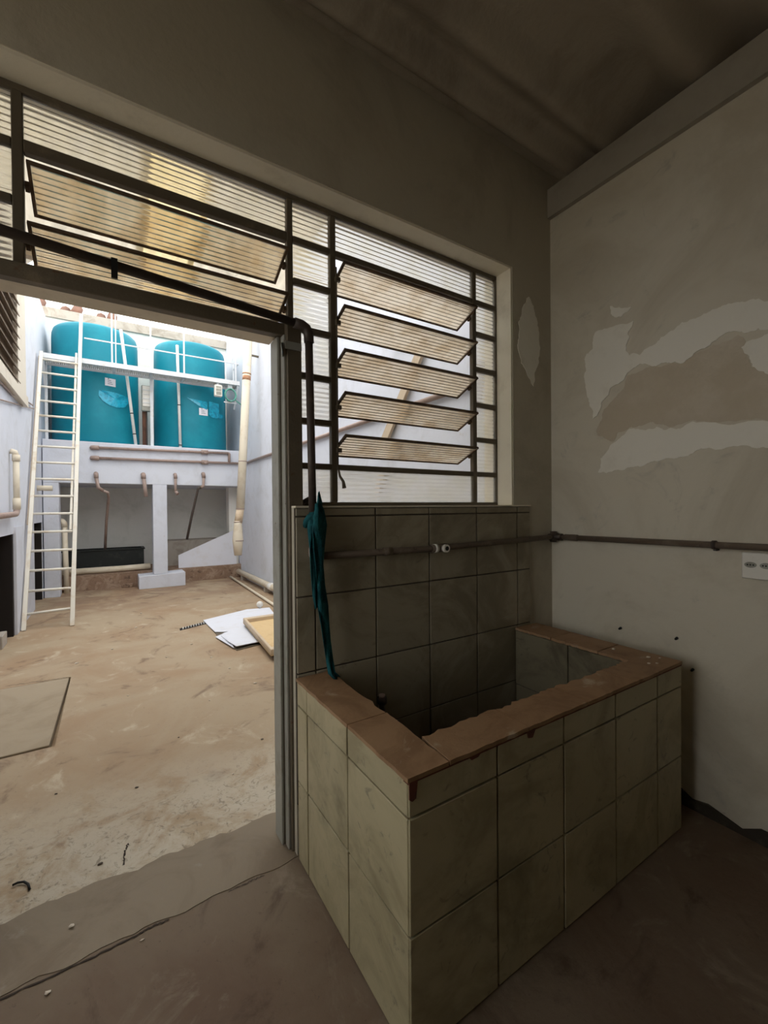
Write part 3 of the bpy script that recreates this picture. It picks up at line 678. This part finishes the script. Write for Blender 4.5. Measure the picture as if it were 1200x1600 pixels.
drop('short pipe with an open ring end right of the centre pillar', (1.05,7.28,2.13), [(1.05,7.28,1.90),(1.055,7.28,1.80)], 'pipe_brown', .024, ring=True)
drop('dark slanting pipe under the right half of the beam', (1.55,7.28,2.16), [(1.545,7.28,1.92),(1.50,7.28,1.89),(1.45,7.30,1.86),(1.33,7.34,1.30),(1.25,7.36,.88)], 'pipe_black', .028)
fp = thing('feed_pipe', (1.0, 7.30, 2.45), 'pair of brown pipes running along the beam of the tank stand', 'pipe')
obj('upper_run', MB().tube([(-.22,7.30,2.55),(2.03,7.30,2.59)], .024, 12), 'pipe_brown', fp)
obj('lower_run', MB().tube([(-.22,7.30,2.37),(2.30,7.30,2.395)], .024, 12), 'pipe_brown', fp)
obj('end_link', MB().tube([(2.03,7.30,2.60),(2.045,7.30,2.57),(2.045,7.30,2.39)], .026, 12), 'pipe_brown', fp)
for z in (2.55, 2.37): obj('elbow', MB().tube([(-.15,7.30,z),(-.22,7.30,z),(-.25,7.32,z),(-.25,7.345,z)], .040, 12), 'pipe_brown', fp)
for z in (2.583, 2.385):
    v_ = obj('valve', MB().tube([(1.52,7.30,z),(1.64,7.30,z)], .042, 12), 'pipe_brown', fp); obj('valve_knob', MB().tube([(1.58,7.30,z),(1.58,7.23,z)], .030, 10), 'pipe_brown', v_)
single('wall_pipe', [(CXR-.03,7.33,2.40),(CXR-.03,.4,2.39)], .024, 'pipe_brown', 'thin brown pipe along the right courtyard wall', 'pipe', 12)

# leaning downpipe
dp = thing('downpipe', (1.95, 6.3, .60), 'leaning cream downpipe hanging at the right of the tank stand', 'downpipe')
A_, B_ = Vector((1.957,6.30,.67)), Vector((2.21,6.30,5.05))
def lerp(z): t_ = (z-A_.z)/(B_.z-A_.z); return A_+(B_-A_)*t_
obj('upper_length', MB().tube([lerp(1.45), lerp(2.6), lerp(5.05)], .0725, 18), 'pipe_cream', dp)
obj('lower_length', MB().tube([lerp(1.47), (1.960,6.30,1.20)], .069, 18), 'tray_rim', dp)
lb = MB().tube([(1.960,6.30,1.24),(1.957,6.30,1.17),(1.953,6.30,.95),(1.951,6.30,.88),(1.951,6.30,.84),(1.953,6.30,.62)], [.069,.071,.091,.093,.089,.065], 18)
obj('flared_end', lb, 'pipe_cream', dp)
for z, r in ((1.225,.0735),(.885,.097),(2.33,.0755),(1.46,.0755)):
    c_ = lerp(z) if z > 1.3 else Vector((1.957,6.30,z)); obj('joint_ring', MB().tube([c_-Vector((0,0,.007)), c_+Vector((0,0,.007))], r, 18), 'pipe_brown', dp)
obj('bracket', MB().tube([lerp(3.82), lerp(3.90)], .0745, 18).tube([lerp(3.93), lerp(3.95)], .077, 18), 'rust', dp)
obj('stay', MB().bar(lerp(4.3),(2.368,6.32,4.3),.03,.03), 'frame', dp)
# pipes at the foot of the right wall
gp = thing('floor_pipe', (2.28, 6, .1), 'cream pipe on supports along the foot of the right courtyard wall', 'pipe')
obj('run', MB().tube([(2.30,7.70,.13),(2.30,2.0,.13)], .055, 16), 'pipe_cream', gp)
obj('collar', MB().tube([(2.30,5.40,.13),(2.30,5.55,.13)], .064, 16), 'pipe_white', gp)
for yy in (3.2, 5.72, 7.3): obj('support', MB().box(2.25,2.35,yy-.03,yy+.03,0,.09), 'concrete', gp)
single('conduit', [(2.13,7.70,.030),(2.04,4.7,.030),(1.95,1.6,.030)], .022, 'pipe_cream', 'thin pale conduit lying on the courtyard ground by the wall pipe', 'conduit', 10)

# ------------------------------------------------------------------ water tanks
def tank(cx, label, patch_polys, stick):
    t_ = thing('water_tank', (cx, 8.16, 2.655), label, 'water tank', 'water tanks on the concrete stand')
    R_ = .695
    prof = [(R_*.95,0),(R_*.985,.02),(R_,.06),(R_*.995,.6),(R_*.99,1.2),(R_*.985,1.95),(R_*.975,2.04),(R_*.95,2.10),(R_*.90,2.135),(R_*.80,2.15)]
    obj('shell', MB().lathe((cx,8.16,2.655), prof, 56), 'tank', t_)
    l_ = obj('lid', MB().lathe((cx,8.16,2.655), [(R_*.50,2.145),(R_*.50,2.20),(R_*.42,2.24),(R_*.1,2.27)], 36), 'tank', t_)
    def wrap(poly, off, th, m, nm, par):
        # poly: (angle from -Y in degrees, z) -> curved thin patch on the shell
        q = [Vector((math.radians(a), z)) for a, z in poly]; m_ = MB(); bm_pts = []
        def P(v, r): return (cx+math.sin(v.x)*r, 8.16-math.cos(v.x)*r, v.y)
        n_ = len(q); r = R_+off; vs = [P(v, r) for v in q]+[P(v, r+th) for v in q]
        c0 = sum(q, Vector((0,0)))/n_; vs += [P(c0, r), P(c0, r+th)]
        fs = []
        for i in range(n_):
            j = (i+1) % n_; fs += [(i, j, 2*n_), (n_+j, n_+i, 2*n_+1), (i, n_+i, n_+j, j)]
        m_.add(vs, fs); return obj(nm, m_, m, par)
    for poly in patch_polys: wrap(poly, .006, .004, 'cyan_patch', 'bright_patch', t_)  # bright cyan patches set on the tank shell
    a, z = stick
    s_ = wrap([(a-7,z),(a+7,z),(a+7,z+.14),(a-7,z+.14)], .003, .003, 'sticker', 'label_sticker', t_)
    for k in range(3): wrap([(a-3.6,z+.035+k*.03),(a+3.0-k,z+.035+k*.03),(a+3.0-k,z+.043+k*.03),(a-3.6,z+.043+k*.03)], .0065, .001, 'ink', 'print_line', s_)
    wrap([(a-3.6,z+.12),(a-1.6,z+.12),(a-2.6,z+.14)], .0065, .001, 'ink', 'print_mark', s_)
    return t_
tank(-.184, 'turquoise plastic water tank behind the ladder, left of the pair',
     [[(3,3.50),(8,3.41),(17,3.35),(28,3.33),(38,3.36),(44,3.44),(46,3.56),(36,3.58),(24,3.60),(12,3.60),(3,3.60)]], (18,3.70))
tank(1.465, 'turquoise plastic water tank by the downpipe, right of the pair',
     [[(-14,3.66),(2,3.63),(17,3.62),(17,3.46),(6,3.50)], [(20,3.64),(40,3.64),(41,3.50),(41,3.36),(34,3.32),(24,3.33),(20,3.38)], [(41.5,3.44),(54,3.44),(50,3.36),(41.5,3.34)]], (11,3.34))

# walkway with railing in front of the tanks
wk = thing('walkway', (.65, 7.15, 3.9), 'pale steel catwalk with mesh floor and railing in front of the tanks', 'walkway')
obj('edge_angle', MB().box(-.90,2.19,6.99,7.005,3.905,3.985).box(-.90,2.19,7.005,7.04,3.905,3.915), 'steel_paint', wk)
obj('edge_angle', MB().box(-.90,2.19,7.41,7.425,3.905,3.985), 'steel_paint', wk)
xw = [-.90, .09, .66, 1.19, 2.19]
for i, x in enumerate(xw): obj('cross_bar', MB().box(x-.02 if i else x, x+.02 if i < 4 else x, 7.005, 7.41, 3.905, 3.945), 'steel_paint', wk)
for i in range(4):
    g_ = MB(); a0, a1 = xw[i]+.02, xw[i+1]-.02
    nn = int((a1-a0)/.028)
    for k in range(nn+1):
        x = a0+(a1-a0)*k/nn; g_.box(x-.0085, x+.0085, 7.005, 7.41, 3.946, 3.966)
    for k in range(1, 8): yy = 7.005+.405*k/8; g_.box(a0, a1, yy-.008, yy+.008, 3.950, 3.962)
    obj('floor_mesh', g_, 'grating', wk)
for x in (.06, .115, .645, 1.19, 2.12): obj('rail_post', MB().bar((x,7.015,3.985),(x,7.015,4.98),.026 if x != .115 else .018,.026), 'steel_paint', wk)
obj('mid_rail', MB().bar((-.33,7.015,4.33),(2.17,7.015,4.33),.020,.020), 'steel_paint', wk)
obj('top_rail', MB().bar((-.33,7.015,4.97),(2.17,7.015,4.97),.034,.034), 'steel_paint', wk)
obj('support_post', MB().box(.655,.705,7.41,7.44,2.655,3.905), 'steel_paint', wk)
obj('support_post', MB().box(-.90,-.86,7.41,7.44,2.655,3.905), 'steel_paint', wk)
obj('end_rail', MB().bar((2.17,7.015,4.33),(2.17,7.41,4.33),.02,.02).bar((2.17,7.41,3.985),(2.17,7.41,4.98),.026,.026), 'steel_paint', wk)
for x in (-.88, 2.16): obj('bracket', MB().bar((x,7.34,3.5),(x,7.02,3.9),.03,.03), 'steel_paint', wk)
def wpipe(label, a, b, bands):
    o = thing('fill_pipe', a, label, 'pipe', 'white pipes in front of the tanks')
    obj('length', MB().tube([a, b], .026, 12), 'pipe_white', o)
    a, b = Vector(a), Vector(b)
    for f_ in bands: obj('band', MB().tube([a+(b-a)*(f_-.004), a+(b-a)*(f_+.004)], .029, 12), 'black', o)
wpipe('white pipe slanting down the front of the left tank', (.418,7.48,2.655), (.203,7.48,4.75), (.10,.28))
wpipe('white upright pipe before the right tank', (1.17,7.48,2.655), (1.135,7.48,4.65), (.03,.42))
single('riser_pipe', [(.57,7.68,2.655),(.57,7.68,3.42)], .034, 'clay_roof', 'rusty red upright pipe between the two tanks', 'pipe', 12)

# lamps and fittings near the tanks
fd = thing('floodlight', (.60, 7.50, 3.4), 'white ribbed bulkhead lamp between the tanks', 'lamp')
obj('housing', MB().box(.52,.69,7.50,7.60,3.32,3.80), 'frame_grey', fd, .01)
obj('lens', MB().box(.535,.675,7.485,7.50,3.40,3.78), 'white', fd, .006)
for k in range(4): obj('guard_bar', MB().box(.53,.68,7.476,7.486,3.46+k*.08,3.472+k*.08), 'steel_paint', fd)
obj('stem', MB().tube([(.605,7.56,3.32),(.605,7.56,2.655)], .012, 8), 'pipe_black', fd)
f2_ = thing('spotlight', (1.78, 7.03, 3.8), 'small grey square spotlight hung under the walkway', 'lamp')
obj('housing', MB().box(1.72,1.86,6.98,7.08,3.64,3.86), 'white', f2_, .012)
obj('lens', MB().box(1.745,1.835,6.970,6.982,3.67,3.83), 'frame_grey', f2_, .004)
for k in (1, 2): obj('guard_bar', MB().box(1.738,1.842,6.962,6.972,3.66+k*.06,3.668+k*.06), 'white', f2_)
obj('bracket', MB().box(1.77,1.81,7.045,7.075,3.86,3.904), 'steel_paint', f2_)
hs = thing('hose_reel', (2.02, 7.03, 3.6), 'green coiled hose and bracket hung at the right end of the walkway', 'hose')
obj('coil', MB().tube([(2.02+.10*math.cos(a)*(1+.06*math.sin(a*.37)), 7.02+.02*math.sin(a*1.3), 3.70+.12*math.sin(a)) for a in [2*math.pi*i/16 for i in range(65)]], .014, 8), 'green_dev', hs)
obj('bracket', MB().box(1.98,2.06,7.05,7.07,3.80,3.904).box(1.90,2.14,7.045,7.06,3.545,3.57), 'steel_paint', hs)
obj('tail', MB().tube([(2.10,7.02,3.62),(2.20,7.02,3.55),(2.28,7.05,3.50)], .012, 8), 'green_dev', hs)

# ------------------------------------------------------------------ ladder
ld = thing('ladder', (-.66, 5.0, 0), 'tall cream steel ladder leaning from the ground to the catwalk', 'ladder')
RA, RB = Vector((-.42,4.97,0)), Vector((-.388,6.935,3.97))
LA, LB = Vector((-.90,5.02,0)), Vector((-.885,6.92,3.97))
def stile(a, b, t0, t1, w_, h_, m_, nm='stile'): return obj(nm, MB().bar(a+(b-a)*t0, a+(b-a)*t1, w_, h_, (0,-1,.5)), m_, ld, .004)
stile(RA, RB, .0, 1.22, .048, .042, 'ladder'); stile(LA, LB, .0, 1.0, .044, .042, 'ladder')
stile(RA+Vector((-.050,.02,0)), RB+Vector((-.050,.02,0)), .30, 1.02, .03, .03, 'ladder', 'slide_rail')
stile(LA+Vector((-.030,.03,.0)), LB+Vector((-.020,.03,0)), .32, .98, .03, .03, 'ladder_tan', 'slide_rail')
for i in range(16):
    t_ = .052+(.967-.052)*i/15
    obj('rung', MB().tube([LA+(LB-LA)*(t_-.006*(i == 0)), RA+(RB-RA)*t_], .0165, 10), 'ladder', ld)

# ------------------------------------------------------------------ things on the courtyard ground
sh = thing('cardboard_sheet', (1.4, 3.6, .02), 'torn pale grey board lying on the courtyard ground', 'board')
top = [(1.005,4.27),(1.30,4.38),(1.62,4.47),(1.93,4.43),(1.80,3.6),(1.60,2.97),(1.37,2.90),(1.16,2.86),(1.08,2.84),(1.05,3.05),(1.04,3.42),(1.10,3.50),(1.16,3.54),(1.085,3.56),(1.02,3.60),(1.01,3.9)]
m_ = MB(); n_ = len(top)
def zz_(x, y): return .024+.010*math.sin(x*5+y*1.3)+(.016 if y < 3.1 else 0)
vs = [(x, y, zz_(x, y)) for x, y in top]+[(x, y, zz_(x, y)-.006) for x, y in top]
m_.add(vs, [tuple(range(n_))[::-1], tuple(range(n_, 2*n_))]+[(i, (i+1)%n_, n_+(i+1)%n_, n_+i) for i in range(n_)])
obj('sheet', m_, 'paper', sh)
obj('torn_flap', MB().prism([(.985,3.40,.012),(1.14,3.50,.02),(1.06,2.86,.02),(1.14,2.83,.02),(1.17,2.87,.02),(1.07,2.86,.02)][:3], (0,0,.004)), 'paper', sh)
obj('painted_shadow', MB().prism([(1.02,4.20,.0),(1.85,4.30,.0),(1.70,3.5,.0),(1.56,2.93,.0),(1.08,2.815,.0),(1.02,3.2,.0)], (0,0,.008)), 'frame', sh)  # dark sheet stands in for the shadow under the raised board
bl = thing('light_bulb', (1.80, 4.47, .05), 'small white round bulb resting on the pale board', 'bulb')
obj('globe', MB().ball((1.80,4.46,.082), .047, 18), 'white', bl)
obj('neck', MB().tube([(1.80,4.46,.052),(1.802,4.458,.032)], [.024,.020], 12), 'metal_shiny', bl)
ty = thing('tray', (1.7, 3.2, 0), 'yellow board tray with tan raised rim lying beside the doorway', 'tray')
t0_ = [(1.365,3.70),(1.60,3.76),(2.02,3.80),(1.98,2.95),(1.56,2.36),(1.30,2.42)]
q0 = [Vector((1.36,3.66)), Vector((1.86,3.66)), Vector((1.80,2.35)), Vector((1.27,2.30))]
qc = sum(q0, Vector((0,0)))/4
inn = [p+(qc-p).normalized()*.085 for p in q0]
m_ = MB()
for i in range(4):
    j = (i+1) % 4
    m_.prism([(q0[i].x,q0[i].y,0.055),(q0[j].x,q0[j].y,.055),(inn[j].x,inn[j].y,.055),(inn[i].x,inn[i].y,.055)], (0,0,.065))
obj('rim', m_, 'tray_rim', ty, .006)
obj('base', MB().prism([(p.x,p.y,.055) for p in q0], (0,0,.02)), 'tray_in', ty)
obj('foot', MB().box(1.40,1.72,2.45,2.55,0,.055).box(1.44,1.76,3.4,3.5,.042,.055), 'timber', ty)
gr = thing('drain_grate', (.9, 4.1, 0), 'rusty slotted drain grate half under the pale board', 'grate')
obj('recess', MB().prism([(.69,3.96,.0),(1.02,4.10,.0),(1.02,4.22,.0),(.70,4.06,.0)], (0,0,.003)), 'hollow_shade', gr)  # flat near-black plate, painted shade for the drain slot
for i in range(10):
    x = .73+i*.032; obj('bar', MB().bar((x,3.985+(x-.70)*.42,.006),(x+.012,4.065+(x-.70)*.46,.006),.010,.006), 'grating' if i else 'white', gr)
tag(obj('hose_piece', MB().tube([(-.335,.462,.008),(-.320,.466,.008),(-.300,.458,.008),(-.284,.435,.008),(-.276,.405,.006)], .0042, 10), 'black'), 'short curved piece of black hose near the threshold', 'hose')
chips = [(-.13,.137,.012),(-.174,-.075,.012),(.074,-.048,.008),(.10,.88,.010),(-.05,.405,.012),(.79,.985,.012),(1.0,1.88,.016),(-.284,3.296,.02),(.35,1.3,.008),(.55,.72,.010),(-.25,1.05,.008),(.9,2.35,.014),(.72,3.3,.016),(.45,3.0,.014),(.25,4.4,.02),(.82,2.75,.015),(.1,2.2,.010),(.62,1.75,.011),(.0,3.6,.016),(.35,5.2,.02)]
where = ['pale chip of mortar on the grey threshold strip', 'pale chip of mortar on the dark floor just inside the threshold', 'tiny pale chip of mortar beside the threshold crack', 'dark chip of gravel on bare ground straight out from the doorway', 'dark chip of gravel beside the flaking band outside the threshold',
 'dark chip of gravel close to the door jamb', 'pale chip of mortar near the corner of the yellow tray', 'pale chip of mortar behind the cement cover', 'tiny dark chip of gravel out in the open ground near the jamb', 'pale chip of mortar just outside the threshold near the jamb',
 'tiny dark chip of gravel in front of the cement cover', 'pale chip of mortar short of the torn board', 'pale chip of mortar left of the torn board', 'pale chip of mortar well left of the torn board in open ground', 'pale chip of mortar left of the drain grate',
 'pale chip of mortar by the near corner of the torn board', 'small pale chip of mortar right of the cement cover', 'small pale chip of mortar midway between jamb and tray', 'pale chip of mortar between cover and ladder foot', 'pale chip of mortar in front of the plinth of the tank stand']
for i, (x, y_, s_) in enumerate(chips):
    dark = i in (3, 4, 5, 8, 10)
    o = obj('mortar_chip', MB().ball((x, y_, s_*.32+(.004 if 0 <= y_ <= .3 else 0)), s_*.8, 6, (1.1, .7, .40)), 'stone_dark' if dark else 'stone')
    for v_ in o.data.vertices: v_.co.x += random.uniform(-.3, .3)*s_; v_.co.y += random.uniform(-.3, .3)*s_
    for p_ in o.data.polygons: p_.use_smooth = False
    tag(o, where[i], 'chip', 'chips scattered on the ground')

# ------------------------------------------------------------------ translucent awning over the window, board on the wall
aw = thing('awning', (.8, 1.2, 3.1), 'translucent corrugated awning over the near end of the courtyard', 'awning')
def sheet(x0, x1, m, dz=0.0):
    pit = .10; seg = 6; n_ = max(1, round((x1-x0)/pit))*seg; mm = MB(); vs = []
    for i in range(n_+1):
        x = x0+(x1-x0)*i/n_; z = .018*math.sin(2*math.pi*i/seg)+dz
        for yy, zz in ((.23, 3.20), (1.95, 3.095)): vs += [(x, yy, zz+z), (x, yy, zz+z+.003)]
    fs = []
    for i in range(n_):
        a, c_ = i*4, i*4+4
        fs += [(a, a+2, c_+2, c_), (a+1, c_+1, c_+3, a+3)]
    obj('roof_sheet', mm.add(vs, fs, True), m, aw)
sheet(-.95, .20, 'sheet_trans'); sheet(.16, .50, 'sheet_yellow', .006); sheet(.46, 1.2, 'sheet_trans')
for yy, zz in ((.45, 3.165), (1.70, 3.088)): obj('purlin', MB().box(-.95, 2.37, yy-.03, yy+.03, zz-.075, zz-.02), 'timber', aw)
tag(obj('leaning_board', MB().bar((2.33,1.30,2.86),(2.33,2.02,2.02),.10,.030,(1,0,0)), 'timber'), 'pale slanting brace on the right courtyard wall seen between the louvres', 'brace')
# neighbouring clay roof beyond the coping
nr = thing('neighbour_roof', (-.6, 11.5, 5.5), 'broken red clay roof beyond the wall above the left tank', 'roof')
for i in range(9):
    x = -1.75+i*.26
    obj('roof_tile', MB().tube([(x, 11.2, 6.05+.12*math.sin(i*2.1)), (x+.05, 12.4, 6.75+.12*math.sin(i*2.1))], .12, 8), 'clay_roof', nr)
obj('gable', MB().box(-1.9,.5,11.3,12.4,-.16,5.95), 'concrete', nr)
bpy.context.view_layer.update()
